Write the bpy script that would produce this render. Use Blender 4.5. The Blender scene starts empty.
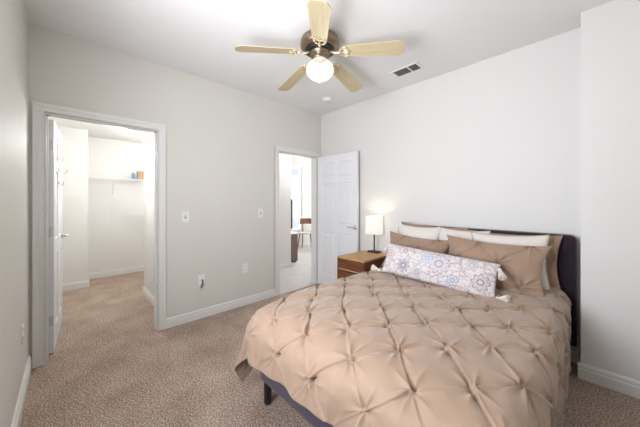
import bpy, bmesh, math, random
import numpy as np
from mathutils import Vector, Matrix, Euler
random.seed(4); rng = np.random.default_rng(7)
R = math.radians
scene = bpy.context.scene
COL = scene.collection

# ------------------------------------------------------------------ camera
cd = bpy.data.cameras.new('camera'); cam = bpy.data.objects.new('camera', cd); COL.objects.link(cam)
cam.location = (3.09, 0.217, 1.32); cam.rotation_euler = (R(90), 0, R(46))
cd.sensor_width = 36; cd.lens = 262 / 640 * 36; cd.shift_y = -11.5 / 640; cd.clip_start = 0.02
scene.camera = cam
# ------------------------------------------------------------------ world, lights, exposure
world = bpy.data.worlds.new('world'); scene.world = world; world.use_nodes = True
wn = world.node_tree; bgn = wn.nodes['Background']
bgn.inputs[0].default_value = (0.80, 0.88, 1.0, 1); bgn.inputs[1].default_value = 0.95
scene.view_settings.view_transform = 'Standard'; scene.view_settings.look = 'None'
scene.view_settings.gamma = 1; scene.view_settings.use_curve_mapping = False
scene.view_settings.exposure = 0.17

def area(name, loc, rot, sx, sy, power, color):
    l = bpy.data.lights.new(name, 'AREA'); l.shape = 'RECTANGLE'; l.size = sx; l.size_y = sy
    l.energy = power; l.color = color
    o = bpy.data.objects.new(name, l); COL.objects.link(o); o.location = loc; o.rotation_euler = rot
    return o
def point(name, loc, power, color, rad=0.05):
    l = bpy.data.lights.new(name, 'POINT'); l.energy = power; l.color = color; l.shadow_soft_size = rad
    o = bpy.data.objects.new(name, l); COL.objects.link(o); o.location = loc
    return o
DAY = (0.81, 0.86, 1.0); WARM = (1.0, 0.80, 0.56)
area('daylight_rear_window', (2.10, -0.25, 1.62), (R(96), 0, R(8)), 1.0, 1.45, 42, DAY)
area('ceiling_fill_rear_window', (2.10, -0.27, 1.50), (R(126), 0, R(8)), 1.0, 1.3, 66, (.935, .955, 1.0))  # upward fill added outside the window to lighten the bedroom ceiling
area('daylight_living_window', (-3.12, 5.02, 1.45), (0, R(-90), 0), 1.8, 0.6, 25, (0.9, 0.95, 1.0))
area('living_side_fill', (-1.2, 6.94, 1.5), (R(-90), 0, 0), 1.8, 1.8, 55, (0.92, 0.95, 1.0))  # fill added in front of the windowless end wall, brightens the living room

# ------------------------------------------------------------------ node helpers
def srgb(r, g, b):
    f = lambda c: (c / 255) / 12.92 if c / 255 <= 0.04045 else ((c / 255 + 0.055) / 1.055) ** 2.4
    return (f(r), f(g), f(b), 1)
class N:
    def __init__(s, name):
        s.m = bpy.data.materials.new(name); s.m.use_nodes = True; s.t = s.m.node_tree
        s.b = s.t.nodes['Principled BSDF']; s.out = s.t.nodes['Material Output']
    def n(s, ty, **kw):
        k = s.t.nodes.new(ty)
        for a, v in kw.items(): setattr(k, a, v)
        return k
    def l(s, a, b): s.t.links.new(a, b)
    def math(s, op, a, b=None, c=None, clamp=False):
        k = s.n('ShaderNodeMath', operation=op); k.use_clamp = clamp
        for i, x in enumerate((a, b, c)):
            if x is None: continue
            if isinstance(x, (int, float)): k.inputs[i].default_value = x
            else: s.l(x, k.inputs[i])
        return k.outputs[0]
    def noise(s, scale, detail=2, rough=.5, vec=None, dist=0):
        k = s.n('ShaderNodeTexNoise'); k.inputs['Scale'].default_value = scale; k.inputs['Detail'].default_value = detail
        k.inputs['Roughness'].default_value = rough; k.inputs['Distortion'].default_value = dist
        if vec is not None: s.l(vec, k.inputs['Vector'])
        return k.outputs['Fac']
    def obj(s, scale=(1, 1, 1)):
        t = s.n('ShaderNodeTexCoord'); mp = s.n('ShaderNodeMapping'); mp.inputs['Scale'].default_value = scale
        s.l(t.outputs['Object'], mp.inputs[0]); return mp.outputs[0]
    def ramp(s, fac, stops):
        k = s.n('ShaderNodeValToRGB'); e = k.color_ramp.elements
        while len(e) < len(stops): e.new(.5)
        for el, (p, c) in zip(e, stops): el.position = p; el.color = c
        s.l(fac, k.inputs[0]); return k.outputs[0]
    def mix(s, fac, a, b):
        k = s.n('ShaderNodeMix', data_type='RGBA')
        if isinstance(fac, (int, float)): k.inputs[0].default_value = fac
        else: s.l(fac, k.inputs[0])
        for i, x in ((6, a), (7, b)):
            if isinstance(x, tuple): k.inputs[i].default_value = x
            else: s.l(x, k.inputs[i])
        return k.outputs[2]
    def bump(s, h, strength, dist=.01):
        k = s.n('ShaderNodeBump'); k.inputs['Strength'].default_value = strength; k.inputs['Distance'].default_value = dist
        s.l(h, k.inputs['Height']); s.l(k.outputs[0], s.b.inputs['Normal'])
    def col(s, c):
        if isinstance(c, tuple): s.b.inputs['Base Color'].default_value = c
        else: s.l(c, s.b.inputs['Base Color'])
        return s
    def rough(s, r): s.b.inputs['Roughness'].default_value = r; return s

def paint(name, c, rough=.6, bump=.12, scale=130, spec=.3):
    k = N(name); k.rough(rough); k.b.inputs['Specular IOR Level'].default_value = spec
    v = k.obj(); f = k.noise(2.5, 3, .5, v)
    c2 = tuple(x * .97 for x in c[:3]) + (1,)
    k.col(k.mix(f, c, c2))
    if bump: k.bump(k.noise(scale, 3, .6, v), bump, .002)
    return k.m
def plain(name, c, rough=.5, metal=0, var=.06, scale=20, spec=.5):
    k = N(name); k.rough(rough); k.b.inputs['Metallic'].default_value = metal; k.b.inputs['Specular IOR Level'].default_value = spec
    c2 = tuple(x * (1 - var) for x in c[:3]) + (1,)
    k.col(k.mix(k.noise(scale, 2, .5, k.obj()), c, c2)); return k.m
def carpet(name, dark, mid, light):
    k = N(name); k.rough(.95); k.b.inputs['Specular IOR Level'].default_value = .1
    v = k.obj(); a = k.noise(95, 3, .75, v); b = k.noise(3.2, 4, .6, v); c = k.noise(260, 2, .6, v)
    s = k.math('ADD', k.math('MULTIPLY', a, .6), k.math('ADD', k.math('MULTIPLY', c, .3), k.math('ADD', k.math('MULTIPLY', b, .12), .065)))
    k.col(k.ramp(s, [(.46, dark), (.575, mid), (.69, light)]))
    k.bump(k.math('ADD', a, k.math('ADD', k.math('MULTIPLY', c, .6), k.math('MULTIPLY', b, .6))), .9, .012)
    return k.m
def fabric(name, c, c2=None, rough=.75, weave=900, sheen=.25, bump=.15):
    k = N(name); k.rough(rough); k.b.inputs['Sheen Weight'].default_value = sheen; k.b.inputs['Specular IOR Level'].default_value = .25
    v = k.obj(); c2 = c2 or tuple(x * .88 for x in c[:3]) + (1,)
    k.col(k.mix(k.noise(6, 4, .6, v), c, c2)); k.bump(k.noise(weave, 2, .6, v), bump, .001); return k.m
def wood(name, a, b, axis=(1, 14, 14), rough=.4, scale=3):
    k = N(name); k.rough(rough); v = k.obj(axis)
    f = k.noise(scale, 5, .6, v, .8); g = k.noise(scale * 9, 3, .6, v)
    s = k.math('ADD', k.math('MULTIPLY', f, .75), k.math('MULTIPLY', g, .25))
    k.col(k.ramp(s, [(.32, a), (.68, b)])); k.bump(g, .08, .002); return k.m
def glow(name, c, strength, base=(.9, .88, .82, 1)):
    k = N(name); k.col(base).rough(.4); k.b.inputs['Emission Color'].default_value = c; k.b.inputs['Emission Strength'].default_value = strength
    return k

M = {}
M['wall'] = paint('warm_white_wall_paint', srgb(214, 211, 203))
M['wall_b'] = paint('greyed_white_wall_paint', srgb(218, 216, 212))
M['ceil'] = paint('ceiling_paint', srgb(230, 229, 228), .8, .25, 70)
M['white'] = paint('closet_white_paint', srgb(226, 224, 220))
M['trim'] = paint('trim_gloss_white', srgb(226, 224, 220), .35, 0, spec=.5)
M['door'] = paint('door_semi_gloss_white', srgb(226, 227, 228), .4, 0, spec=.5)
M['carpet'] = carpet('tan_brown_carpet', srgb(92, 70, 56), srgb(182, 158, 140), srgb(244, 226, 210))
M['carpet2'] = carpet('pale_carpet', srgb(190, 184, 178), srgb(216, 211, 207), srgb(232, 229, 226))
M['duvet'] = fabric('tan_satin_cotton', srgb(162, 136, 115), srgb(153, 128, 107), .55, 700, .3)
M['sham'] = fabric('tan_sham_cotton', srgb(156, 130, 110), srgb(147, 121, 101), .6, 700, .3)
M['cream'] = fabric('cream_cotton', srgb(216, 209, 202), srgb(206, 199, 191), .8, 700)
M['piping'] = fabric('grey_piping', srgb(176, 166, 150))
M['navy'] = fabric('dark_aubergine_velvet', srgb(42, 33, 40), srgb(32, 25, 31), .8, 800, .35)
M['rail'] = fabric('dark_plum_upholstery', srgb(72, 60, 72), srgb(60, 50, 62), .8, 800, .4)
M['mattress'] = fabric('white_mattress_ticking', srgb(225, 222, 216))
M['black'] = plain('black_satin', srgb(24, 22, 24), .4)
M['brass'] = plain('antique_brass', srgb(150, 132, 112), .35, .9, .25, 12)
M['nickel'] = plain('satin_nickel', srgb(190, 186, 178), .28, .95)
M['blade'] = wood('bleached_oak_blade', srgb(178, 162, 126), srgb(200, 186, 152), (1.2, 16, 16), .5, 2.5)
M['iron'] = plain('cream_brass_iron', srgb(222, 208, 176), .3, .6, .3, 40)
M['walnut'] = wood('reddish_walnut', srgb(74, 40, 22), srgb(126, 76, 44), (1.2, 14, 14), .4)
M['pale_lamplit'] = wood('pale_lamplit_wood', srgb(166, 124, 76), srgb(196, 156, 104), (1.2, 14, 14), .4)  # lamplight on the nightstand top put into a paler colour; finger pulls share it
M['plate'] = plain('white_plastic', srgb(232, 230, 224), .35, 0, .02)
M['hinge'] = plain('pale_hinge', srgb(205, 203, 200), .4, .2)
M['slot'] = plain('dark_slot', srgb(60, 56, 52), .6)
M['ventdark'] = plain('vent_shadow_grey', srgb(96, 92, 90), .8)
M['tvblack'] = plain('tv_black', srgb(38, 42, 50), .3)
M['greybrown'] = wood('grey_brown_cabinet', srgb(92, 78, 74), srgb(116, 98, 92), (12, 12, 1), .5)
M['chairwood'] = wood('mid_brown_chair_wood', srgb(120, 82, 58), srgb(156, 112, 82), (10, 10, 2), .45)
M['cardboard'] = plain('cardboard', srgb(170, 140, 104), .8)
M['blue'] = plain('blue_plastic', srgb(90, 140, 190), .4)
M['tassel'] = fabric('cream_tassel_thread', srgb(232, 226, 214), srgb(205, 196, 182), .9, 400, .2, .4)
g = N('window_glass'); g.t.nodes.remove(g.b)
tr = g.n('ShaderNodeBsdfTransparent'); gl = g.n('ShaderNodeBsdfGlossy'); gl.inputs['Roughness'].default_value = .02
mx = g.n('ShaderNodeMixShader'); mx.inputs[0].default_value = .06; g.l(tr.outputs[0], mx.inputs[1]); g.l(gl.outputs[0], mx.inputs[2]); g.l(mx.outputs[0], g.out.inputs[0])
M['glass'] = g.m
def opal(name, base, e, st, tr):
    k = glow(name, e, st, base); t = k.n('ShaderNodeBsdfTransparent'); m = k.n('ShaderNodeMixShader'); m.inputs[0].default_value = tr
    k.l(k.b.outputs[0], m.inputs[1]); k.l(t.outputs[0], m.inputs[2]); k.l(m.outputs[0], k.out.inputs[0]); return k.m
M['globe'] = opal('lit_opal_glass', (.22, .21, .19, 1), (1.0, .96, .86, 1), .60, .36)
M['shade'] = opal('lit_linen_shade', (.25, .24, .22, 1), (1.0, .95, .87, 1), .66, .30)
M['sheer'] = plain('white_vinyl', srgb(236, 238, 240), .4, 0, .02)

# ------------------------------------------------------------------ mesh helpers
def obj(name, bm, m, parent=None, smooth=False, loc=None, bevel=0, sub=0):
    me = bpy.data.meshes.new(name); bmesh.ops.recalc_face_normals(bm, faces=bm.faces[:]); bm.to_mesh(me); bm.free()
    if m: me.materials.append(m)
    if smooth:
        me.polygons.foreach_set('use_smooth', [True] * len(me.polygons))
    o = bpy.data.objects.new(name, me); COL.objects.link(o)
    if parent: o.parent = parent
    if loc: o.location = loc
    if bevel:
        b = o.modifiers.new('b', 'BEVEL'); b.width = bevel; b.segments = 3; b.limit_method = 'ANGLE'; b.angle_limit = R(40)
    if sub:
        s = o.modifiers.new('s', 'SUBSURF'); s.levels = s.render_levels = sub
    if smooth and bevel == 0 and sub == 0:
        pass
    return o
def thing(name, label, cat, loc=(0, 0, 0), rz=0, group=None):
    o = bpy.data.objects.new(name, None); COL.objects.link(o); o.location = loc; o.rotation_euler = (0, 0, rz); o.empty_display_size = .1
    return tag(o, label, cat, group)
def tag(o, label, cat, group=None):
    o['label'] = label; o['category'] = cat
    if group: o['group'] = group
    return o
def struct(o, label=None):
    o['kind'] = 'structure'
    if label: o['label'] = label
    return o
def box(bm, x0, x1, y0, y1, z0, z1, mat=None):
    vs = [bm.verts.new(Vector((x, y, z))) for x in (x0, x1) for y in (y0, y1) for z in (z0, z1)]
    if mat is not None:
        for v in vs: v.co = mat @ v.co
    for f in ((0, 1, 3, 2), (4, 6, 7, 5), (0, 4, 5, 1), (2, 3, 7, 6), (0, 2, 6, 4), (1, 5, 7, 3)): bm.faces.new([vs[i] for i in f])
    return bm
def lathe(bm, prof, n=32, c=(0, 0), cap=True):
    rings = []
    for r, z in prof:
        rings.append([bm.verts.new((c[0] + r * math.cos(2 * math.pi * i / n), c[1] + r * math.sin(2 * math.pi * i / n), z)) for i in range(n)])
    for a, b in zip(rings, rings[1:]):
        for i in range(n): bm.faces.new([a[i], a[(i + 1) % n], b[(i + 1) % n], b[i]])
    if cap:
        for rg in (rings[0], rings[-1]): bm.faces.new(rg)
    return bm
def tube(bm, pts, r, n=10, taper=None):
    pts = [Vector(p) for p in pts]; rings = []
    up = None
    for i, p in enumerate(pts):
        d = (pts[min(i + 1, len(pts) - 1)] - pts[max(i - 1, 0)]).normalized()
        if up is None: up = Vector((0, 0, 1)) if abs(d.z) < .9 else Vector((1, 0, 0))
        a = d.cross(up).normalized(); b = a.cross(d).normalized(); up = b
        rr = r if taper is None else taper[i]
        rings.append([bm.verts.new(p + a * rr * math.cos(2 * math.pi * k / n) + b * rr * math.sin(2 * math.pi * k / n)) for k in range(n)])
    for a, b in zip(rings, rings[1:]):
        for k in range(n): bm.faces.new([a[k], a[(k + 1) % n], b[(k + 1) % n], b[k]])
    bm.faces.new(rings[0]); bm.faces.new(rings[-1][::-1]); return bm
def prism(bm, outline, z0, z1):
    a = [bm.verts.new((x, y, z0)) for x, y in outline]; b = [bm.verts.new((x, y, z1)) for x, y in outline]
    bm.faces.new(a[::-1]); bm.faces.new(b); n = len(a)
    for i in range(n): bm.faces.new([a[i], a[(i + 1) % n], b[(i + 1) % n], b[i]])
    return bm
def grid_mesh(name, P, m, parent=None):
    nu, nv = P.shape[:2]
    me = bpy.data.meshes.new(name)
    idx = np.arange(nu * nv).reshape(nu, nv)
    F = np.stack([idx[:-1, :-1], idx[1:, :-1], idx[1:, 1:], idx[:-1, 1:]], -1).reshape(-1, 4)
    me.from_pydata(P.reshape(-1, 3).tolist(), [], F.tolist())
    me.polygons.foreach_set('use_smooth', [True] * len(me.polygons)); me.materials.append(m)
    o = bpy.data.objects.new(name, me); COL.objects.link(o)
    if parent: o.parent = parent
    return o
def gnormals(P):
    du = np.gradient(P, axis=0); dv = np.gradient(P, axis=1); n = np.cross(du, dv)
    return n / (np.linalg.norm(n, axis=-1, keepdims=True) + 1e-9)

# ------------------------------------------------------------------ setting
H = 2.74; HC = 2.44; LY = 3.22; RX = 3.75; W = .12
YL = 7.0; XL = -3.0
# door openings in the left wall
O1 = (.09, .885, 2.05); O2 = (2.39, 3.125, 2.045)
bm = bmesh.new(); box(bm, 0, RX + .1, -.12, LY, -.1, 0); box(bm, -W, 0, -.12, 1.95, -.1, 0); box(bm, -3.0, -W, -.12, 1.95, -.1, 0); struct(obj('floor', bm, M['carpet']))
bm = bmesh.new(); box(bm, XL, -W, 1.95, YL, -.1, 0); box(bm, -W, 0, 1.95, LY, -.1, 0); struct(obj('floor_living', bm, M['carpet2']))
bm = bmesh.new(); box(bm, -W, RX + .1, -.12, LY + .12, H, H + .1); struct(obj('ceiling', bm, M['ceil']))
bm = bmesh.new(); box(bm, -3.0, -W, -.12, 1.9, HC, HC + .1); struct(obj('ceiling_closet', bm, M['white']))
bm = bmesh.new(); box(bm, XL, -W, 2.0, YL, H, H + .1); struct(obj('ceiling_living', bm, M['ceil']))
# left wall (with two door openings, runs on past the corner as the wall of the next room)
bm = bmesh.new()
for a in ((0, O1[0], 0, H), (O1[0], O1[1], O1[2], H), (O1[1], O2[0], 0, H), (O2[0], O2[1], O2[2], H), (O2[1], YL, 0, H)):
    box(bm, -W, 0, a[0], a[1], a[2], a[3])
struct(obj('wall_left', bm, M['wall']))
bm = bmesh.new(); box(bm, 0, RX + .1, LY, LY + W, 0, H); struct(obj('wall_back', bm, M['wall_b']))
bm = bmesh.new(); box(bm, 3.035, RX, 2.99, LY, 0, H); struct(obj('wall_chase', bm, M['wall_b']))
# near wall with a window behind the camera
WN = (1.58, 2.62, .80, 2.30)
bm = bmesh.new()
for x0, x1, z0, z1 in ((-3.0, WN[0], 0, H), (WN[1], RX + .1, 0, H), (WN[0], WN[1], 0, WN[2]), (WN[0], WN[1], WN[3], H)): box(bm, x0, x1, -W, 0, z0, z1)
struct(obj('wall_near', bm, M['wall']))
bm = bmesh.new(); box(bm, RX, RX + W, 0, LY, 0, H)
struct(obj('wall_right', bm, M['wall']))
# closet
bm = bmesh.new(); box(bm, -2.98, -2.88, 0, 1.9, 0, HC); struct(obj('wall_closet_back', bm, M['white']))
bm = bmesh.new(); box(bm, -2.88, -2.35, 0, .455, 0, HC); struct(obj('wall_closet_pier', bm, M['white']))
bm = bmesh.new(); box(bm, -1.41, -W, 1.02, 1.12, 0, HC); box(bm, -1.41, -1.31, 1.12, 1.9, 0, HC); struct(obj('wall_closet_right', bm, M['white']))
bm = bmesh.new(); box(bm, -2.98, -W, 1.9, 2.0, 0, H); struct(obj('wall_closet_far', bm, M['white']))
# living room
LW = (4.78, 5.27, .50, 2.36)
bm = bmesh.new()
for y0, y1, z0, z1 in ((2.0, LW[0], 0, H), (LW[1], YL, 0, H), (LW[0], LW[1], 0, LW[2]), (LW[0], LW[1], LW[3], H)): box(bm, XL, XL + .1, y0, y1, z0, z1)
struct(obj('wall_living_window', bm, M['white']))
bm = bmesh.new(); box(bm, XL, -W, YL, YL + .1, 0, H); struct(obj('wall_living_far', bm, M['white']))
bm = bmesh.new(); box(bm, -1.27, -1.15, 2.0, 3.49, 0, H); struct(obj('wall_hall_stub', bm, M['white']))

def baseboard(name, p0, p1, nrm, h=.10):
    """profiled skirting from p0 to p1, standing out along nrm"""
    prof = [(0, 0), (.016, 0), (.016, h * .64), (.008, h * .69), (.008, h * .75), (.014, h * .79), (.013, h * .90), (.007, h), (0, h)]
    bm = bmesh.new(); ends = []
    for p in (p0, p1): ends.append([bm.verts.new((p[0] + nrm[0] * d, p[1] + nrm[1] * d, z)) for d, z in prof])
    n = len(prof)
    for i in range(n): bm.faces.new([ends[0][i], ends[0][(i + 1) % n], ends[1][(i + 1) % n], ends[1][i]])
    bm.faces.new(ends[0][::-1]); bm.faces.new(ends[1]); return struct(obj(name, bm, M['trim']))
CW = .072
baseboard('baseboard_left', (0, O1[1] + CW), (0, O2[0] - CW), (1, 0))
baseboard('baseboard_back', (0.02, LY), (3.035, LY), (0, -1))
baseboard('baseboard_chase', (3.019, 2.99), (RX, 2.99), (0, -1), .115)
baseboard('baseboard_chase_side', (3.035, 2.99), (3.035, LY - .016), (-1, 0), .115)
baseboard('baseboard_near', (.02, 0), (RX, 0), (0, 1), .115)
baseboard('baseboard_right', (RX, .016), (RX, 2.97), (-1, 0))
baseboard('baseboard_closet_right', (-1.41, 1.02), (-W - .02, 1.02), (0, -1))
baseboard('baseboard_closet_pier', (-2.35, 0.0), (-2.35, .471), (1, 0))
baseboard('baseboard_closet_pier_side', (-2.88, .455), (-2.35, .455), (0, 1))
baseboard('baseboard_closet_back', (-2.88, .471), (-2.88, 1.9), (1, 0))
baseboard('baseboard_hall', (-1.15, 2.0), (-1.15, 3.506), (1, 0))
baseboard('baseboard_hall_end', (-1.27, 3.49), (-1.15, 3.49), (0, 1))
baseboard('baseboard_living', (XL + .1, 2.0), (XL + .1, YL), (1, 0))

def casing(name, y0, y1, zt, xf, sx, cut=None):
    """door casing on a wall face at x=xf standing out along sx; stepped profile"""
    bm = bmesh.new()
    for w0, w1, t in ((0.004, CW, .012), (CW * .55, CW, .019), (0.004, .014, .016)):
        x0, x1 = sorted((xf, xf + sx * t))
        r1 = min(y1 + w1, cut) if cut else y1 + w1
        if not(cut and y1 + w0 >= cut): box(bm, x0, x1, y1 + w0, r1, 0, zt + w0)
        box(bm, x0, x1, y0 - w1, y0 - w0, 0, zt + w0)
        box(bm, x0, x1, y0 - w1, r1, zt + w0, zt + w1)
    return struct(obj(name, bm, M['trim'], bevel=.002))
def jamb(name, y0, y1, zt, stop_x):
    bm = bmesh.new(); t = .004
    box(bm, -W - .002, .002, y0 - .001, y0 + t, 0, zt); box(bm, -W - .002, .002, y1 - t, y1 + .001, 0, zt); box(bm, -W - .002, .002, y0, y1, zt - t, zt + .001)
    s = stop_x
    box(bm, s, s + .03, y0 + t, y0 + t + .011, 0, zt - t); box(bm, s, s + .03, y1 - t - .011, y1 - t, 0, zt - t); box(bm, s, s + .03, y0 + t, y1 - t, zt - t - .011, zt - t)
    return struct(obj(name, bm, M['trim']))
casing('trim_1', *O1, 0, 1); casing('trim_2', *O2, 0, 1, cut=LY - .002)
casing('trim_3', *O1, -W, -1); casing('trim_4', *O2, -W, -1)
jamb('trim_5', *O1, -.075); jamb('trim_6', *O2, -.075)

# windows ------------------------------------------------------------
def window(name, horiz, a0, a1, z0, z1, plane, inward):
    """double-hung window in a wall; plane = wall's inner face, inward = +-1"""
    def bx(bm, a, b, d0, d1, z, zz):
        d0, d1 = sorted((plane - inward * d0, plane - inward * d1))
        if horiz: box(bm, a, b, d0, d1, z, zz)
        else: box(bm, d0, d1, a, b, z, zz)
    root = bpy.data.objects.new(name, None); COL.objects.link(root); struct(root)
    root.location = (0, 0, 0)
    f = .045; zm = (z0 + z1) / 2
    bm = bmesh.new()
    bx(bm, a0, a0 + f, .03, .09, z0, z1); bx(bm, a1 - f, a1, .03, .09, z0, z1); bx(bm, a0 + f, a1 - f, .03, .09, z0, z0 + f); bx(bm, a0 + f, a1 - f, .03, .09, z1 - f, z1)
    bx(bm, a0 + f, a1 - f, .035, .08, zm - .025, zm + .025)
    obj('window_frame', bm, M['sheer'], root)
    bm = bmesh.new(); bx(bm, a0 + f, a1 - f, .055, .059, z0 + f, zm - .025); obj('pane', bm, M['glass'], root)
    bm = bmesh.new(); bx(bm, a0 + f, a1 - f, .055, .059, zm + .025, z1 - f); obj('pane', bm, M['glass'], root)
    bm = bmesh.new(); bx(bm, a0 - .04, a1 + .04, -.03, 0, z0 - .03, z0); obj('window_sill', bm, M['trim'], root)
    return root
window('window_1', True, *WN[:2], *WN[2:], 0, 1)
window('window_2', False, *LW[:2], *LW[2:], XL + .1, 1)

# doors ---------------------------------------------------------------
def door_slab(w, h, t=.035):
    """six panel leaf along +x from 0, centred on y=0"""
    bm = bmesh.new()
    sx = [0, .11, w / 2 - .045, w / 2 + .045, w - .11, w]; k = h / 2.03
    sz = [0, .20 * k, .84 * k, .98 * k, 1.60 * k, 1.70 * k, 1.92 * k, h]
    for s in (-1, 1):
        vs = [[bm.verts.new((x, s * t / 2, z)) for z in sz] for x in sx]; pan = []
        for i in range(5):
            for j in range(7):
                q = [vs[i][j], vs[i + 1][j], vs[i + 1][j + 1], vs[i][j + 1]]
                fc = bm.faces.new(q if s < 0 else q[::-1])
                if i in (1, 3) and j in (1, 3, 5): pan.append(fc)
        bm.normal_update()
        for th, dp in ((.010, -.009), (.010, 0), (.022, .006)):
            bmesh.ops.inset_individual(bm, faces=pan, thickness=th, depth=dp)
    e = []
    for (x0, x1, z0, z1) in ((0, 0, 0, h), (w, w, 0, h)):
        bm.faces.new([bm.verts.new(p) for p in ((x0, -t / 2, 0), (x0, t / 2, 0), (x0, t / 2, h), (x0, -t / 2, h))])
    for z in (0, h): bm.faces.new([bm.verts.new(p) for p in ((0, -t / 2, z), (w, -t / 2, z), (w, t / 2, z), (0, t / 2, z))])
    return bm
def lever(root, x, z, side, t=.035, dirx=-1):
    bm = bmesh.new(); y = side * t / 2
    c = Matrix.Translation((x, y, z)) @ Matrix.Rotation(-side * R(90), 4, 'X')
    b2 = bmesh.new(); lathe(b2, [(.030, 0), (.030, .006), (.024, .010), (.011, .012), (.010, .045), (.006, .05)], 20)
    bmesh.ops.transform(b2, matrix=c, verts=b2.verts[:]); me = bpy.data.meshes.new('t'); b2.to_mesh(me); b2.free(); bm.from_mesh(me)
    tube(bm, [(x, y + side * .04, z), (x + dirx * .03, y + side * .043, z + .002), (x + dirx * .08, y + side * .042, z + .004), (x + dirx * .115, y + side * .036, z)], .008, 10)
    return obj('door_handle', bm, M['nickel'], root, smooth=True)
def hinges(root, zs, t=.035, side=1):
    for z in zs:
        bm = bmesh.new(); tube(bm, [(-.006, side * t / 2, z - .045), (-.006, side * t / 2, z + .045)], .006, 8)
        box(bm, -.004, .0005, -t / 2 + .004, t / 2, z - .044, z + .044)
        obj('hinge', bm, M['hinge'], root)
# closet door, swung 86 degrees into the closet
d1 = obj('door_1', door_slab(.762, 2.02), M['door'], bevel=0); struct(d1, 'white panel closet door standing open')
d1.location = (-.155, .118, .012); d1.rotation_euler = (0, 0, R(176.6))
lever(d1, .70, .95, -1); lever(d1, .70, .95, 1); hinges(d1, (.28, 1.05, 1.80), side=1)
# over-door hooks on the room side of the closet door
hk = thing('over_door_hook_rack', 'thin silver hook rack hanging on the open closet door', 'hook rack', (0, 0, 0))
hk.location = d1.location; hk.rotation_euler = d1.rotation_euler
bm = bmesh.new(); s = -1
box(bm, .30, .325, -.021, -.0175, 1.45, 2.02); box(bm, .30, .325, -.021, .021, 2.021, 2.024); box(bm, .30, .325, .0175, .021, 1.96, 2.02)
obj('strap', bm, M['nickel'], hk)
for i, z in enumerate((1.50, 1.62, 1.74, 1.86)):
    bm = bmesh.new(); q = (.035, .06, .035, .03)[i]
    tube(bm, [(.312, -.021, z), (.312, -.04, z - .03), (.312, -.021 - .7 * q, z - .034), (.312, -.021 - q, z - .02), (.312, -.021 - q, z + .006)], .004, 8)
    obj('hook', bm, M['nickel'], hk, smooth=True)
# bedroom door, folded back along the bed wall
d2 = obj('door_2', door_slab(.79, 2.02), M['door']); struct(d2, 'white six panel bedroom door standing open')
d2.location = (.032, 3.135, .012); d2.rotation_euler = (0, 0, R(.8))
lever(d2, .755, .95, -1); lever(d2, .755, .95, 1, dirx=-1); hinges(d2, (.28, 1.05, 1.80), side=1)

# ------------------------------------------------------------------ wall plates
def plate_geo(w, h):
    bm = bmesh.new(); box(bm, 0, .006, -w / 2, w / 2, -h / 2, h / 2); return bm
def outlet(loc, rz, label, kind='outlet'):
    root = thing({'outlet': 'wall_outlet', 'switch': 'light_switch', 'cable': 'cable_wall_plate'}[kind], label, {'outlet': 'outlet', 'switch': 'light switch', 'cable': 'wall plate'}[kind], loc, rz)
    obj('cover_plate', plate_geo(.075, .118), M['plate'], root, bevel=.0025)
    if kind == 'outlet':
        for dz in (-.027, .027):
            bm = bmesh.new(); box(bm, .006, .009, -.017, .017, dz - .014, dz + .014); o = obj('socket', bm, M['plate'], root)
            bm = bmesh.new()
            for dy in (-.007, .007): box(bm, .009, .0095, dy - .0015, dy + .0015, dz - .006, dz + .006)
            obj('slot', bm, M['slot'], o)
    elif kind == 'switch':
        bm = bmesh.new(); box(bm, .006, .009, -.008, .008, -.014, .014); obj('switch_collar', bm, M['slot'], root)
        bm = bmesh.new(); box(bm, .007, .020, -.005, .005, -.003, .010); obj('toggle', bm, M['plate'], root)
    return root
outlet((0, 1.151, 1.156), 0, 'white toggle light switch on left wall beside the closet door casing', 'switch')
outlet((0, 2.089, 1.172), 0, 'white toggle light switch on left wall nearer the bedroom doorway', 'switch')
outlet((0, 1.862, .472), 0, 'white duplex outlet low on left wall right of the black cable stub')
outlet((0.45, 0, .44), R(90), 'white duplex outlet low on the near wall at the left edge of view')
cp = outlet((0, 1.321, .435), 0, 'small white wall plate with a black cable stub poking out', 'cable')
bm = bmesh.new(); tube(bm, [(.004, 0, -.005), (.02, 0, 0), (.035, .002, -.012), (.042, -.004, -.04), (.038, -.014, -.068), (.044, -.02, -.08)], .0055, 10)
obj('cable', bm, M['black'], cp, smooth=True)

# ------------------------------------------------------------------ ceiling vent, smoke detector
v = thing('ceiling_vent', 'white rectangular air vent with grey louvres in the bedroom ceiling', 'vent', (1.70, 2.845, H), 0)
v.scale = (.86, .95, 1)
bm = bmesh.new()
for a in ((-.19, .19, -.09, -.068), (-.19, .19, .068, .09), (-.19, -.135, -.068, .068), (.165, .19, -.068, .068), (.045, .062, -.068, .068)): box(bm, *a, -.008, 0)
obj('frame', bm, M['plate'], v, bevel=.002)
bm = bmesh.new(); box(bm, -.135, .165, -.068, .068, -.003, -.0005); obj('backing', bm, M['ventdark'], v)
bm = bmesh.new()
for i in range(11):
    y = -.062 + i * .0124; mt = Matrix.Translation((0, y, -.006)) @ Matrix.Rotation(R(40), 4, 'X')
    box(bm, -.134, .044, -.005, .005, -.0006, .0006, mt); box(bm, .063, .164, -.005, .005, -.0006, .0006, mt)
obj('louvres', bm, plain('louvre_grey', srgb(150, 146, 143), .5), v)
sd = thing('smoke_detector', 'round white smoke detector on ceiling beyond the fan', 'smoke detector', (.56, 2.80, H))
bm = bmesh.new(); lathe(bm, [(.068, 0), (.068, -.012), (.062, -.016)], 32); obj('base', bm, M['plate'], sd, smooth=False)
bm = bmesh.new(); lathe(bm, [(.058, -.016), (.056, -.03), (.035, -.038), (.012, -.040)], 32); cv = obj('cover', bm, M['plate'], sd)
bm = bmesh.new(); lathe(bm, [(.036, -.0375), (.030, -.0415), (.026, -.0415), (.022, -.0395)], 24); obj('grille_ring', bm, M['hinge'], cv)

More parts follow.
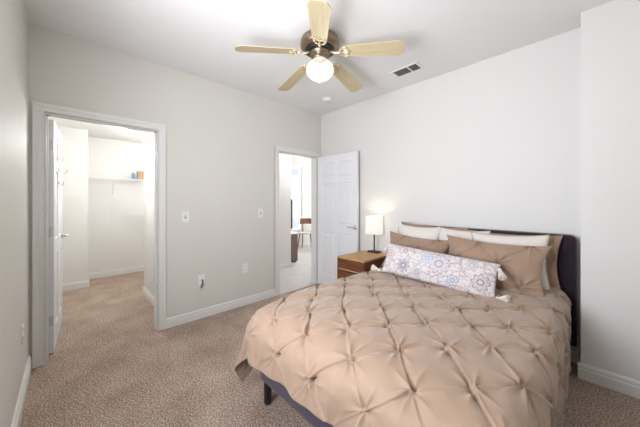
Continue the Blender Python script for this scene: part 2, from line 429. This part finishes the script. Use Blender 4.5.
# ------------------------------------------------------------------ ceiling fan
FX, FY = 1.486, 1.765
fan = thing('ceiling_fan', 'five blade ceiling fan with pale wood blades and lit globe', 'ceiling fan', (FX, FY, H))
def fz(z): return z - H
bm = bmesh.new(); lathe(bm, [(.10, 0), (.105, -.012), (.12, -.03), (.158, -.045), (.165, -.07), (.165, -.105), (.15, -.122), (.12, -.13)], 48); obj('motor_housing', bm, M['brass'], fan, smooth=True)
bm = bmesh.new(); lathe(bm, [(.12, -.13), (.125, -.136), (.118, -.146), (.09, -.15)], 40); obj('flywheel', bm, M['black'], fan, smooth=True)
bm = bmesh.new(); lathe(bm, [(.085, -.15), (.088, -.16), (.055, -.172), (.048, -.19), (.07, -.198), (.072, -.212)], 40); obj('light_fitter', bm, M['brass'], fan, smooth=True)
bm = bmesh.new()
prof = [(.058, -.208)]
for i in range(15):
    a = R(62 - i * 152 / 14); prof.append((.118 * math.cos(a) if math.cos(a) > .02 else .002, -.30 + .088 * math.sin(a)))
prof = [(max(r, .002), z) for r, z in prof]
lathe(bm, prof, 40); obj('globe', bm, M['globe'], fan, smooth=True)
blade_me = None
NB = 5
for i in range(NB):
    ang = R(99.5 + 72 * i)
    mt = Matrix.Rotation(ang, 4, 'Z') @ Matrix.Translation((0, 0, -.150)) @ Matrix.Rotation(R(7.0), 4, 'Y')
    bt = mt @ Matrix.Rotation(R(-12), 4, 'X')
    bm = bmesh.new()
    prism(bm, [(.205, -.050), (.215, -.056), (.40, -.066), (.645, -.076), (.690, -.050), (.693, 0), (.690, .050), (.645, .076), (.40, .066), (.215, .056), (.205, .050)], -.003, .003)
    bl = obj('blade', bm, M['blade'], fan, bevel=.001); bl.matrix_local = bt
    # ornate blade iron: arm plus scrolled fork
    bm = bmesh.new()
    tube(bm, [(.095, 0, .004), (.13, 0, -.006), (.165, 0, -.010), (.20, 0, -.008)], .010, 8)
    for s in (-1, 1):
        tube(bm, [(.165, 0, -.010), (.185, s * .03, -.008), (.21, s * .048, -.007), (.24, s * .045, -.007), (.25, s * .028, -.007), (.235, s * .016, -.007), (.222, s * .026, -.007)], .0055, 8)
        tube(bm, [(.20, 0, -.008), (.235, s * .008, -.007), (.265, s * .004, -.007)], .006, 8)
        lathe(bm, [(.007, -.004), (.007, -.010), (.003, -.012)], 10, (.235, s * .040))
    ir = obj('blade_iron', bm, M['iron'], fan, smooth=True); ir.matrix_local = bt
bm = bmesh.new()
tube(bm, [(.052, -.052, -.185), (.058, -.058, -.25), (.058, -.058, -.42)], .0012, 6); ch = obj('pull_chain', bm, M['brass'], fan)
bm = bmesh.new(); lathe(bm, [(.002, -.418), (.006, -.424), (.009, -.436), (.006, -.446), (.002, -.45)], 12, (.058, -.058)); obj('chain_pull', bm, M['plate'], ch, smooth=True)
point('fan_light', (FX, FY, H - .30), 3.2, (1, .93, .84), .06)

# ------------------------------------------------------------------ bed
BX0, BX1, BY0, BY1 = 1.60, 2.955, 1.16, 3.10; CX = 2.24
bed = thing('upholstered_bed', 'queen bed frame with dark plum headboard and short black legs', 'bed', (CX, (BY0 + BY1) / 2, 0))
def L(x, y, z): return (x - CX, y - (BY0 + BY1) / 2, z)
def bbox(bm, x0, x1, y0, y1, z0, z1):
    a = L(x0, y0, z0); b = L(x1, y1, z1); return box(bm, a[0], b[0], a[1], b[1], z0, z1)
# headboard with rounded upper corners
bm = bmesh.new(); out = []; x0, x1 = -.78, .77; r = .045; zt = 1.055
out = [(x0, .17), (x1, .17)]
for k in range(7): a = R(k * 15); out.append((x1 - r + r * math.cos(a), zt - r + r * math.sin(a)))
for k in range(7): a = R(90 + k * 15); out.append((x0 + r + r * math.cos(a), zt - r + r * math.sin(a)))
ya, yb = L(0, 3.105, 0)[1], L(0, 3.195, 0)[1]
A = [bm.verts.new((x, ya, z)) for x, z in out]; B = [bm.verts.new((x, yb, z)) for x, z in out]
bm.faces.new(A); bm.faces.new(B[::-1])
for i in range(len(out)): bm.faces.new([A[i], B[i], B[(i + 1) % len(out)], A[(i + 1) % len(out)]])
obj('headboard', bm, M['navy'], bed, bevel=.018)
for x0, x1, y0, y1 in ((BX0 - .02, BX1 + .02, BY0 - .03, BY0 + .02), (BX0 - .02, BX0 + .03, BY0 + .02, 3.10), (BX1 - .03, BX1 + .02, BY0 + .02, 3.10)):
    bm = bmesh.new(); bbox(bm, x0, x1, y0, y1, .155, .36); obj('rail', bm, M['rail'], bed, bevel=.012)
bm = bmesh.new()
for k in range(10): bbox(bm, BX0 + .03, BX1 - .03, BY0 + .08 + k * .2, BY0 + .16 + k * .2, .30, .32)
obj('slats', bm, M['greybrown'], bed)
for x, y in ((1.615, 1.165), (2.93, 1.165), (1.615, 3.0), (2.93, 3.0), (2.27, 1.9)):
    bm = bmesh.new(); l = L(x, y, 0); lathe(bm, [(.020, 0), (.024, .01), (.027, .155)], 16, (l[0], l[1])); obj('leg', bm, M['black'], bed, smooth=False, bevel=.002)
bm = bmesh.new(); box(bm, BX0 + .035, BX1 - .035, BY0 + .03, 3.09, .322, .565)
mat = obj('mattress', bm, M['mattress'], bevel=.05); tag(mat, 'white mattress lying under the tan duvet on the bed frame', 'mattress')

# duvet -------------------------------------------------------------
K0 = (2.622, 1.469); CA = .150; CB = .170      # diamond lattice half-diagonals
def lattice(X, Y, seed=0, k0=K0, ca=CA, cb=CB):
    dx = (X - k0[0]) / ca; dy = (Y - k0[1]) / cb
    return (dx + dy) / 2, (dy - dx) / 2
def pintuck(X, Y, k0=K0, ca=CA, cb=CB, amp=1.0, seed=1):
    """pinch-pleated cloth: knots on a diamond lattice joined by sharp one-sided pleats (heights in metres)"""
    Xw = X + .012 * np.sin(7.1 * Y + 1.3 + seed) + .008 * np.sin(13 * X + 5 * Y); Yw = Y + .012 * np.sin(6.3 * X + .4 + seed) + .007 * np.sin(11 * Y - 7 * X)
    u, v = lattice(Xw, Yw, 0, k0, ca, cb)
    iu, iv = np.round(u), np.round(v); du, dv = u - iu, v - iv
    cell = (ca * ca + cb * cb) ** .5
    hsh = lambda a, b, s: np.modf(np.abs(np.sin(a * 12.9898 + b * 78.233 + s * 37.7) * 43758.5453))[0]
    au, av = np.abs(du) * cell, np.abs(dv) * cell; rk = np.hypot(au, av)
    puff = (1 - np.exp(-au / .055)) * (1 - np.exp(-av / .055))
    h = .011 * (puff - .6)
    def pleat(d, along, k1, k2):
        # along: distance from the nearest knot measured on the edge; edges differ in depth and in which way they lie
        side = np.where(hsh(k1, k2, 11) > .5, 1, -1)
        bow = .012 * (hsh(k1, k2, 5) - .5) * np.sin(np.clip(along / (cell / 2), 0, 1) * math.pi / 2) * 2
        x = (d - bow) * side
        dep = .35 + .75 * hsh(k1, k2, 7); near = np.exp(-(along / .062) ** 2)
        a = (.0042 + .0130 * near) * dep
        lip = np.where(x < 0, np.exp(x / .013), np.exp(-(x / .0050) ** 2))
        val = np.where(x < 0, 0, (x / .0065) * np.exp(1 - x / .0065))
        return a * (lip - 1.25 * val)
    h = h + pleat(du * cell, av, iu, np.floor(v) * 1.7) + pleat(dv * cell, au, iv * 1.3 + 40, np.floor(u) * 2.1)
    th = np.arctan2(dv, du); ph = 6.28 * hsh(iu, iv, 3 + seed); nk = 6 + np.floor(3 * hsh(iu, iv, 9 + seed))
    fold = (1 - np.abs(np.cos(nk * th / 2 + ph + .25 * np.sin(2 * th))) ** .6) - .35
    h = h + .015 * fold * np.exp(-((rk - .030) / .066) ** 2)
    h = h - .013 * np.exp(-(rk / .016) ** 2) + .008 * np.exp(-(rk / .006) ** 2)
    ang = 3.1 * hsh(np.floor(u), np.floor(v), 6)
    h = h +   .0036 * np.sin(48 * (X * np.cos(ang) + Y * np.sin(ang)) + 9 * ang + 2 * np.sin(17 * X)) * puff ** 3
    return h * amp
TOP = .605
def drape():
    x0, x1 = 1.59, 2.865     # where the rounding starts
    y0 = 1.23; yh = 2.98
    LL, LR, LF = .50, .62, .41
    st = .0045
    S = np.arange(x0 - LL, x1 + LR + 1e-6, st); T = np.arange(y0 - LF, yh + 1e-6, st)
    s, t = np.meshgrid(S, T, indexing='ij')
    a = np.where(s < x0, s - x0, np.where(s > x1, s - x1, 0)); b = np.where(t < y0, t - y0, 0)
    rho = np.hypot(a, b); sa = np.where(rho > 1e-9, a / np.maximum(rho, 1e-9), 0); sb = np.where(rho > 1e-9, b / np.maximum(rho, 1e-9), 0)
    # rounding radius differs per side: soft and wide at left/foot, tighter at right
    rr = np.where(a > 0, .12 * np.abs(sa) + .19 * np.abs(sb), .19)
    qa = rr * math.pi / 2 * np.where(a > 0, 1.0, .93)
    ph = np.clip(rho, 0, qa) / rr
    out = rr * np.sin(ph); dn = rr * (1 - np.cos(ph)); ex = np.maximum(rho - qa, 0)
    phm = qa / rr
    out += ex * np.cos(phm); dn += ex * np.sin(phm)
    along = np.where(np.abs(sa) > np.abs(sb), t, s)
    fr = np.clip(ex / .25, 0, 1)
    wav = .020 * np.sin(along * 15 + 1.0) + .012 * np.sin(along * 31 + .5)
    corner = np.abs(sa * sb) * 2
    wav = np.where(a > 0, wav * .6 - .01, wav)
    out += fr * wav * (1 - corner) + fr * corner * .05 * np.cos(6 * np.arctan2(np.abs(b), np.abs(a) + 1e-9) + .6)
    X = np.clip(s, x0, x1) + sa * out; Y = np.maximum(t, y0) + sb * out
    crown = .035 * (1 - ((s - CX) / .9) ** 2).clip(0, 1) + .012 * np.sin(3.1 * t + 1.7 * s)
    sag = -.02 * np.exp(-((t - 1.15) / .25) ** 2)
    Z = TOP + .02 + crown + sag - dn
    P = np.stack([X, Y, Z], -1)
    nn = gnormals(P); nn *= np.sign(nn[nn.shape[0] // 2, nn.shape[1] // 2, 2])
    h = pintuck(s, t, amp=1.0)
    edge = np.minimum.reduce([(s - S[0]), (S[-1] - s), (t - T[0])])
    h *= np.clip(edge / .05, .15, 1)
    P = P + nn * h[..., None]
    P[..., 2] = np.maximum(P[..., 2], .03)
    return P
P = drape()
dv = grid_mesh('duvet', P, M['duvet']); tag(dv, 'tan pinch pleated duvet spread over the bed and hanging past the foot', 'duvet')
so = dv.modifiers.new('t', 'SOLIDIFY'); so.thickness = .010; so.offset = -1

# pillows -------------------------------------------------------------
def pillow_pts(w, h, t, n=60, disp=None, pw=.42, pinch=.06):
    u = np.sin(np.linspace(-1, 1, n) * math.pi / 2); v = u.copy(); U, V = np.meshgrid(u, v, indexing='ij')
    X = w / 2 * U * (1 - pinch * (1 - V ** 2) * np.abs(U) ** 1.5); Z = h / 2 * V * (1 - pinch * (1 - U ** 2) * np.abs(V) ** 1.5)
    T = t / 2 * ((1 - U ** 2) * (1 - V ** 2)).clip(0) ** pw
    T = T * (1 + .06 * np.sin(5 * U + 1) * np.cos(4 * V))
    out = []
    for s in (-1, 1):
        Y = s * T
        if disp is not None and s < 0: Y = Y - disp(X, Z) * np.clip(T / (t * .18), 0, 1)
        out.append(np.stack([X, Y, Z], -1))
    return out
def pillow(name, w, h, t, m, n=60, disp=None, pw=.42, pinch=.10, parent=None):
    A, B = pillow_pts(w, h, t, n, disp, pw, pinch)
    bm = bmesh.new(); ga = [[bm.verts.new(A[i, j]) for j in range(n)] for i in range(n)]
    gb = [[ga[i][j] if i in (0, n - 1) or j in (0, n - 1) else bm.verts.new(B[i, j]) for j in range(n)] for i in range(n)]
    for g_ in (ga, gb):
        for i in range(n - 1):
            for j in range(n - 1):
                q = [g_[i][j], g_[i + 1][j], g_[i + 1][j + 1], g_[i][j + 1]]
                bm.faces.new(q if g_ is ga else q[::-1])
    return obj(name, bm, m, parent, smooth=True)
def pipe_cord(parent, w, h, m, r=.006, pinch=.10, n=24):
    pts = []
    us = np.sin(np.linspace(-1, 1, n) * math.pi / 2)
    e = lambda U, V: (w / 2 * U * (1 - pinch * (1 - V ** 2)), 0, h / 2 * V * (1 - pinch * (1 - U ** 2)))
    for u in us: pts.append(e(u, -1))
    for u in us[1:]: pts.append(e(1, u))
    for u in us[::-1][1:]: pts.append(e(u, 1))
    for u in us[::-1][1:]: pts.append(e(-1, u))
    bm = bmesh.new(); tube(bm, pts, r, 8); return obj('piping', bm, m, parent, smooth=True)
def put(o, c, rx, ry=0, rz=0): o.location = c; o.rotation_euler = Euler((R(rx), R(ry), R(rz)), 'XYZ')
# tan shams standing against the headboard, at the very back
ps = []
for x, lb, z, ry in ((1.88, 'tan pillow sham at the very back, left, against the headboard', .865, 2), (2.575, 'tan pillow sham at the very back, right, against the headboard', .84, 0)):
    p = pillow('pillow_sham', .72, .46, .12, M['sham'], 40, lambda X, Z: pintuck(X, Z, (0, 0), .14, .14, .6, 3)); put(p, (x, 3.03, z - .015), -8, ry); tag(p, lb, 'pillow', 'tan shams against the headboard')
# three cream pillows with grey piping
for x, y, z, ry, lb in ((1.79, 2.905, .86, 1.5, 'cream pillow at the left of the row, behind the left tan sham'), (2.22, 2.93, .855, 1, 'cream pillow in the middle of the row, between its two cream neighbours'), (2.60, 2.88, .845, -2, 'cream piped pillow at the right of the row, nearest the camera')):
    w = .46 if x < 2.5 else .54
    p = pillow('cream_pillow', w, .44, .13, M['cream'], 40, None, .40); put(p, (x, y, z - .012), -10, ry, 2 if x > 2.5 else 0); tag(p, lb, 'pillow', 'cream pillows in the middle row')
    pipe_cord(p, w, .44, M['cream' if x < 2.1 else 'piping'])
for x, y, z, ry, rz, sd_, lb in ((1.83, 2.77, .785, 2.5, -4, 5, 'tan pinch pleated sham at front left, leaning on the cream pillows'), (2.52, 2.70, .805, 2, 3, 8, 'tan pinch pleated sham at front right, behind the patterned cushion end')):
    p = pillow('pillow_sham', .70 if x < 2 else .74, (.41 if x < 2 else .43), .17, M['sham'], 150, pinch=.15, disp= lambda X, Z, s=sd_: pintuck(X, Z, (.06, .02),   .17, .16, 1.3, s)); put(p, (x, y, z), -20, ry, rz); tag(p, lb, 'pillow', 'tan pinch pleated shams in front')

# patterned lumbar cushion ---------------------------------------------
def paisley():
    k = N('mauve_blue_floral_print'); k.rough(.8); tc = k.n('ShaderNodeTexCoord'); sp = k.n('ShaderNodeSeparateXYZ'); k.l(tc.outputs['Object'], sp.inputs[0])
    X, Z = sp.outputs[0], sp.outputs[2]
    cur = srgb(232, 227, 222)
    cream = srgb(206, 200, 197); mauve = srgb(158, 138, 150); blue = srgb(152, 156, 174); peach = srgb(200, 174, 162); slate = srgb(120, 113, 136); pale = srgb(186, 190, 200)
    # all-over scrolling ground: warped voronoi outlines and leaf dots
    mp = k.n('ShaderNodeMapping'); k.l(tc.outputs['Object'], mp.inputs[0]); mp.inputs['Scale'].default_value = (1, .2, 1)
    nz = k.n('ShaderNodeTexNoise'); nz.inputs['Scale'].default_value = 16; k.l(mp.outputs[0], nz.inputs[0])
    ad = k.n('ShaderNodeVectorMath', operation='MULTIPLY_ADD'); k.l(nz.outputs['Color'], ad.inputs[0]); ad.inputs[1].default_value = (.04, 0, .04); k.l(mp.outputs[0], ad.inputs[2])
    vo = k.n('ShaderNodeTexVoronoi', feature='F1'); vo.inputs['Scale'].default_value = 50; k.l(ad.outputs[0], vo.inputs['Vector'])
    vd = vo.outputs['Distance']; ring = k.math('COMPARE', vd, .30, .075)
    vc = k.n('ShaderNodeSeparateColor'); k.l(vo.outputs['Color'], vc.inputs[0])
    tint = k.ramp(vc.outputs[0], [(0, mauve), (.35, blue), (.7, peach), (1, slate)])
    base = k.mix(k.math('MULTIPLY', ring, .9), cream, tint)
    v2 = k.n('ShaderNodeTexVoronoi', feature='DISTANCE_TO_EDGE'); v2.inputs['Scale'].default_value = 13; k.l(ad.outputs[0], v2.inputs['Vector'])
    base = k.mix(k.math('MULTIPLY', k.math('LESS_THAN', v2.outputs['Distance'], .06), .5), base, mauve)
    def layer(prev, mask, color): return k.mix(k.math('MULTIPLY', mask, .78), prev, color)
    for cx, cz, r, np_, c1, c2 in ((-.235, -.045, .058, 8, mauve, slate), (-.245, .085, .034, 6, slate, peach), (.345, -.035, .062, 8, peach, slate), (.275, .075, .046, 6, peach, blue), (.05, .03, .085, 10, pale, mauve), (-.05, .06, .05, 6, pale, blue), (-.385, .03, .050, 8, peach, mauve), (.165, -.07, .045, 7, pale, slate), (-.11, -.075, .035, 6, blue, mauve)):
        dx = k.math('SUBTRACT', X, cx); dz = k.math('SUBTRACT', Z, cz)
        rr = k.math('SQRT', k.math('ADD', k.math('MULTIPLY', dx, dx), k.math('MULTIPLY', dz, dz)))
        th = k.math('ARCTAN2', dz, dx)
        pet = k.math('MULTIPLY_ADD', k.math('ABSOLUTE', k.math('COSINE', k.math('MULTIPLY', th, np_ / 2))), .35, .65)
        q = k.math('DIVIDE', k.math('DIVIDE', rr, r), pet)
        base = layer(base, k.math('LESS_THAN', q, 1.22), cream)
        base = layer(base, k.math('LESS_THAN', q, 1.05), c2)
        base = layer(base, k.math('LESS_THAN', q, .86), cream)
        base = layer(base, k.math('LESS_THAN', q, .74), c1)
        base = layer(base, k.math('LESS_THAN', k.math('DIVIDE', rr, r), .40), c2)
        base = layer(base, k.math('LESS_THAN', k.math('DIVIDE', rr, r), .24), cream)
    k.col(base); k.bump(k.noise(600, 2, .6, k.obj()), .2, .001); return k.m
M['paisley'] = paisley()
lw, lh = .89, .27
lum = pillow('lumbar_cushion', lw, lh, .16, M['paisley'], 70, lambda X, Z: .003 * np.sin(40 * X + 9 * Z) * np.cos(21 * Z), .36, .03)
put(lum, (2.18, 2.42, .768), -24, 4.2, 5)
tag(lum, 'long cream cushion with mauve and blue floral print and tassels', 'cushion')
def tassel(parent, x, z, dx, dz, dy=-.01):
    """cord, knot and skirt hanging from a cushion corner, in the cushion's frame"""
    d = Vector((dx, dy, dz)).normalized(); bm = bmesh.new(); p0 = Vector((x, 0, z))
    tube(bm, [p0 - d * .01, p0 + d * .015, p0 + d * .022, p0 + d * .034, p0 + d * .040], .01, 12, [.004, .005, .013, .013, .009])
    a = d.orthogonal().normalized(); b = d.cross(a)
    for k in range(22):
        an = 2 * math.pi * k / 22; rr = 1 if k % 2 else .55
        q = a * math.cos(an) + b * math.sin(an)
        tube(bm, [p0 + d * .036 + q * .006 * rr, p0 + d * .06 + q * .014 * rr, p0 + d * (.098 + .006 * random.random()) + q * .026 * rr], .0042, 5)
    return obj('tassel', bm, M['tassel'], parent, smooth=True)
tassel(lum, lw / 2 - .01, lh / 2 - .02, .45, -1, -.5); tassel(lum, lw / 2 - .015, -lh / 2 + .02, 1, .16, -.45)
tassel(lum, -lw / 2, lh / 2 - .005, -.5, -1, .6); tassel(lum, -lw / 2, -lh / 2, -1, .1, -.1)

# ------------------------------------------------------------------ nightstand and lamp
NX0, NX1, NY0, NY1, NZ = .96, 1.36, 2.56, 3.09, .67
ns = thing('nightstand', 'walnut nightstand with lamplight coloured into its paler top between door and bed', 'nightstand', ((NX0 + NX1) / 2, (NY0 + NY1) / 2, 0))
hx, hy = (NX1 - NX0) / 2, (NY1 - NY0) / 2
bm = bmesh.new(); box(bm, -hx, hx, -hy, hy, NZ - .022, NZ); obj('top', bm, M['pale_lamplit'], ns, bevel=.003)
bm = bmesh.new()
box(bm, -hx, -hx + .018, -hy + .004, hy, .14, NZ - .022); box(bm, hx - .018, hx, -hy + .004, hy, .14, NZ - .022); box(bm, -hx + .018, hx - .018, -hy + .02, hy, .14, .16); box(bm, -hx + .018, hx - .018, hy - .012, hy, .16, NZ - .022)
box(bm, -hx + .018, hx - .018, -hy + .02, hy - .012, .507, .518)
obj('body', bm, M['walnut'], ns)
for z0, z1 in ((.166, .505), (.52, NZ - .026)):
    bm = bmesh.new(); box(bm, -hx + .022, hx - .022, -hy + .004, -hy + .02, z0, z1); dr = obj('drawer', bm, M['walnut'], ns, bevel=.002)
    bm = bmesh.new(); box(bm, -hx + .022, hx - .022, -hy - .004, -hy + .004, z0, z0 + .012); obj('finger_pull', bm, M['pale_lamplit'], dr)
for sx in (-1, 1):
    for sy in (-1, 1):
        bm = bmesh.new(); tube(bm, [(sx * (hx - .04), sy * (hy - .04), .14), (sx * (hx - .02), sy * (hy - .025), 0)], .018, 12, [.018, .011]); obj('leg', bm, M['walnut'], ns)
LX, LYY = 1.14, 3.075
lamp = thing('table_lamp', 'small lamp with square white shade and dark base on nightstand', 'lamp', (LX, LYY, NZ), R(0))
bm = bmesh.new(); box(bm, -.078, .078, -.05, .05, 0, .018); obj('base', bm, M['black'], lamp, bevel=.003)
bm = bmesh.new(); tube(bm, [(0, 0, .02), (0, 0, .33)], .009, 14); obj('stem', bm, plain('dark_bronze', srgb(58, 46, 42), .35, .5), lamp)
bm = bmesh.new(); n = 4
a0, a1, z0, z1 = .092, .086, .236, .47
for t_ in (0, .003):
    lo = [bm.verts.new((sx * (a0 - t_), sy * (a0 * .72 - t_), z0)) for sx, sy in ((-1, -1), (1, -1), (1, 1), (-1, 1))]
    hi = [bm.verts.new((sx * (a1 - t_), sy * (a1 * .72 - t_), z1)) for sx, sy in ((-1, -1), (1, -1), (1, 1), (-1, 1))]
    for i in range(4):
        q = [lo[i], lo[(i + 1) % 4], hi[(i + 1) % 4], hi[i]]; bm.faces.new(q if t_ == 0 else q[::-1])
obj('lamp_shade', bm, M['shade'], lamp)
bm = bmesh.new(); lathe(bm, [(.012, .315), (.024, .335), (.026, .35), (.016, .365), (.004, .368)], 16); 
obj('bulb', bm, glow('bulb', (1, .85, .6, 1), 6).m, lamp, smooth=True)
point('lamp_light', (LX, LYY, NZ + .42), 2.2, WARM, .03)

# ------------------------------------------------------------------ closet contents
def wire_shelf(name, x0, x1, y0, y1, z, label):
    root = thing(name, label, 'shelf', ((x0 + x1) / 2, (y0 + y1) / 2, z)); cx, cy = (x0 + x1) / 2, (y0 + y1) / 2
    bm = bmesh.new(); y = y0
    while y <= y1:
        tube(bm, [(x0 - cx, y - cy, 0), (x1 - cx, y - cy, 0), (x1 - cx, y - cy, -.025)], .0022, 5); y += .028
    obj('wires', bm, M['sheer'], root)
    bm = bmesh.new()
    for xx, zz in ((x0 + .005, 0), ((x0 + x1) / 2, -.003), (x1, 0), (x1, -.028)): tube(bm, [(xx - cx, y0 - cy, zz), (xx - cx, y1 - cy, zz)], .003, 6)
    obj('rod', bm, M['sheer'], root)
    for yy in (y0 + .3, y1 - .25):
        if yy < y0 or yy > y1: continue
        bm = bmesh.new(); tube(bm, [(x1 - cx - .01, yy - cy, -.03), (x0 - cx + .003, yy - cy, -.28)], .005, 6); obj('bracket', bm, M['sheer'], root)
    return root
wire_shelf('wire_shelf', -2.877, -2.58, .50, 1.88, 1.73, 'long white wire shelf high on the back wall of closet')
wire_shelf('wire_shelf', -2.877, -2.58, 1.04, 1.88, 1.10, 'short white wire shelf lower down at right of closet')
bm = bmesh.new(); box(bm, -.05, .05, -.05, .05, 0, .15); bx_ = obj('cardboard_box', bm, M['cardboard'], loc=(-2.68, 1.19, 1.735), bevel=.002); tag(bx_, 'small tan cardboard box on the upper closet shelf', 'box')
bm = bmesh.new(); lathe(bm, [(.022, 0), (.024, .004), (.024, .09), (.014, .10), (.014, .12)], 16); bt_ = obj('bottle', bm, M['blue'], loc=(-2.66, 1.08, 1.735)); tag(bt_, 'little blue bottle beside the box on the upper closet shelf', 'bottle')
# closet ceiling light
cl = thing('closet_ceiling_light', 'round flush white ceiling light inside the closet', 'ceiling light', (-2.1, 1.6, HC))
bm = bmesh.new(); lathe(bm, [(.13, 0), (.13, -.02), (.12, -.025)], 32); obj('base', bm, M['plate'], cl)
bm = bmesh.new(); lathe(bm, [(.12, -.025), (.115, -.05), (.08, -.08), (.03, -.095), (.004, -.097)], 32); obj('diffuser', bm, glow('closet_diffuser', (1, .97, .92, 1), 4).m, cl, smooth=True)
point('closet_light', (-2.0, 1.45, 2.0), 15, (.98, .985, 1), .15)
point('closet_passage_fill', (-1.0, .66, 1.95), 26, (.96, .98, 1), .08)  # added fill without a fixture, brightens the pier and closet ceiling

# ------------------------------------------------------------------ living room glimpsed through the doorway
tv = thing('tv_stand', 'grey brown television cabinet seen through the bedroom doorway', 'cabinet', (-1.62, 3.29, 0))
bm = bmesh.new(); box(bm, -.22, .22, -.58, .58, .03, .62); obj('body', bm, M['greybrown'], tv, bevel=.003)
bm = bmesh.new(); box(bm, -.24, .235, -.60, .595, .62, .65); obj('top', bm, M['sheer'], tv, bevel=.003)
bm = bmesh.new(); box(bm, -.20, .20, -.56, .56, 0, .03); obj('plinth', bm, M['black'], tv)
for y0, y1 in ((-.57, -.01), (.01, .57)):
    bm = bmesh.new(); box(bm, -.235, -.22, y0, y1, .05, .60); dr = obj('door', bm, M['greybrown'], tv)
    bm = bmesh.new(); box(bm, -.245, -.235, (y0 + y1) / 2 - .05, (y0 + y1) / 2 + .05, .50, .51); obj('handle', bm, M['nickel'], dr)
t2 = thing('television', 'black flat television standing on the cabinet in next room', 'television', (-1.60, 3.29, .65))
bm = bmesh.new(); box(bm, -.02, .02, -.58, .58, .07, .73); obj('screen', bm, M['tvblack'], t2, bevel=.004)
bm = bmesh.new(); box(bm, -.10, .10, -.18, .18, 0, .012); box(bm, -.015, .015, -.04, .04, .012, .08); obj('stand', bm, M['tvblack'], t2)
hl = thing('hall_fill_fixture', 'unseen round fixture added to brighten the hall past the doorway', 'ceiling light', (-.62, 3.9, H))  # out-of-view fixture added to brighten the hall walls and floor
bm = bmesh.new(); lathe(bm, [(.13, 0), (.13, -.02), (.12, -.025)], 32); obj('base', bm, M['plate'], hl)
bm = bmesh.new(); lathe(bm, [(.12, -.025), (.115, -.05), (.08, -.08), (.03, -.095), (.004, -.097)], 32); obj('diffuser', bm, glow('hall_fill_diffuser', (1, .98, .95, 1), 4).m, hl, smooth=True)
point('hall_fill', (-.62, 3.9, 2.45), 27, (.98, .98, 1), .12)  # added fill for the hall, goes with the unseen fixture
# dining chair
ch = thing('dining_chair', 'brown wooden chair with curved back in the next room', 'chair', (-2.42, 5.03, 0), R(-60))
bm = bmesh.new(); out = [(.22 * math.cos(a) * (1.0), .21 * math.sin(a)) for a in np.linspace(0, 2 * math.pi, 24, endpoint=False)]
prism(bm, out, .44, .475); obj('seat', bm, plain('pale_seat_pad', srgb(206, 200, 192), .8), ch, bevel=.01)
for sx in (-1, 1):
    bm = bmesh.new(); tube(bm, [(.15, sx * .15, .45), (.20, sx * .21, 0)], .017, 10, [.019, .012]); obj('leg', bm, M['chairwood'], ch)
    bm = bmesh.new(); tube(bm, [(-.24, sx * .22, 0), (-.19, sx * .19, .45), (-.23, sx * .20, .76)], .017, 10, [.012, .02, .014]); obj('leg', bm, M['chairwood'], ch)
bm = bmesh.new(); n = 16; rings = []
for i in range(n + 1):
    a = R(180 + (i - n / 2) * 9.5); c, s = math.cos(a), math.sin(a)
    rings.append([bm.verts.new((.0 + r_ * c - .02, r_ * s, z)) for r_, z in ((.235, .69), (.255, .69), (.265, .85), (.245, .85))])
for a, b in zip(rings, rings[1:]):
    for k in range(4): bm.faces.new([a[k], a[(k + 1) % 4], b[(k + 1) % 4], b[k]])
bm.faces.new(rings[0][::-1]); bm.faces.new(rings[-1]); obj('backrest', bm, M['chairwood'], ch, smooth=False, bevel=.005)
dt = thing('dining_table', 'round white table behind the wooden chair in next room', 'table', (-2.0, 5.72, 0))
bm = bmesh.new(); lathe(bm, [(.44, .71), (.45, .72), (.45, .735), (.44, .74)], 48); obj('tabletop', bm, M['sheer'], dt)
bm = bmesh.new(); lathe(bm, [(.22, 0), (.22, .01), (.05, .05), (.035, .2), (.035, .6), (.09, .71)], 32); obj('pedestal', bm, M['sheer'], dt, smooth=True)
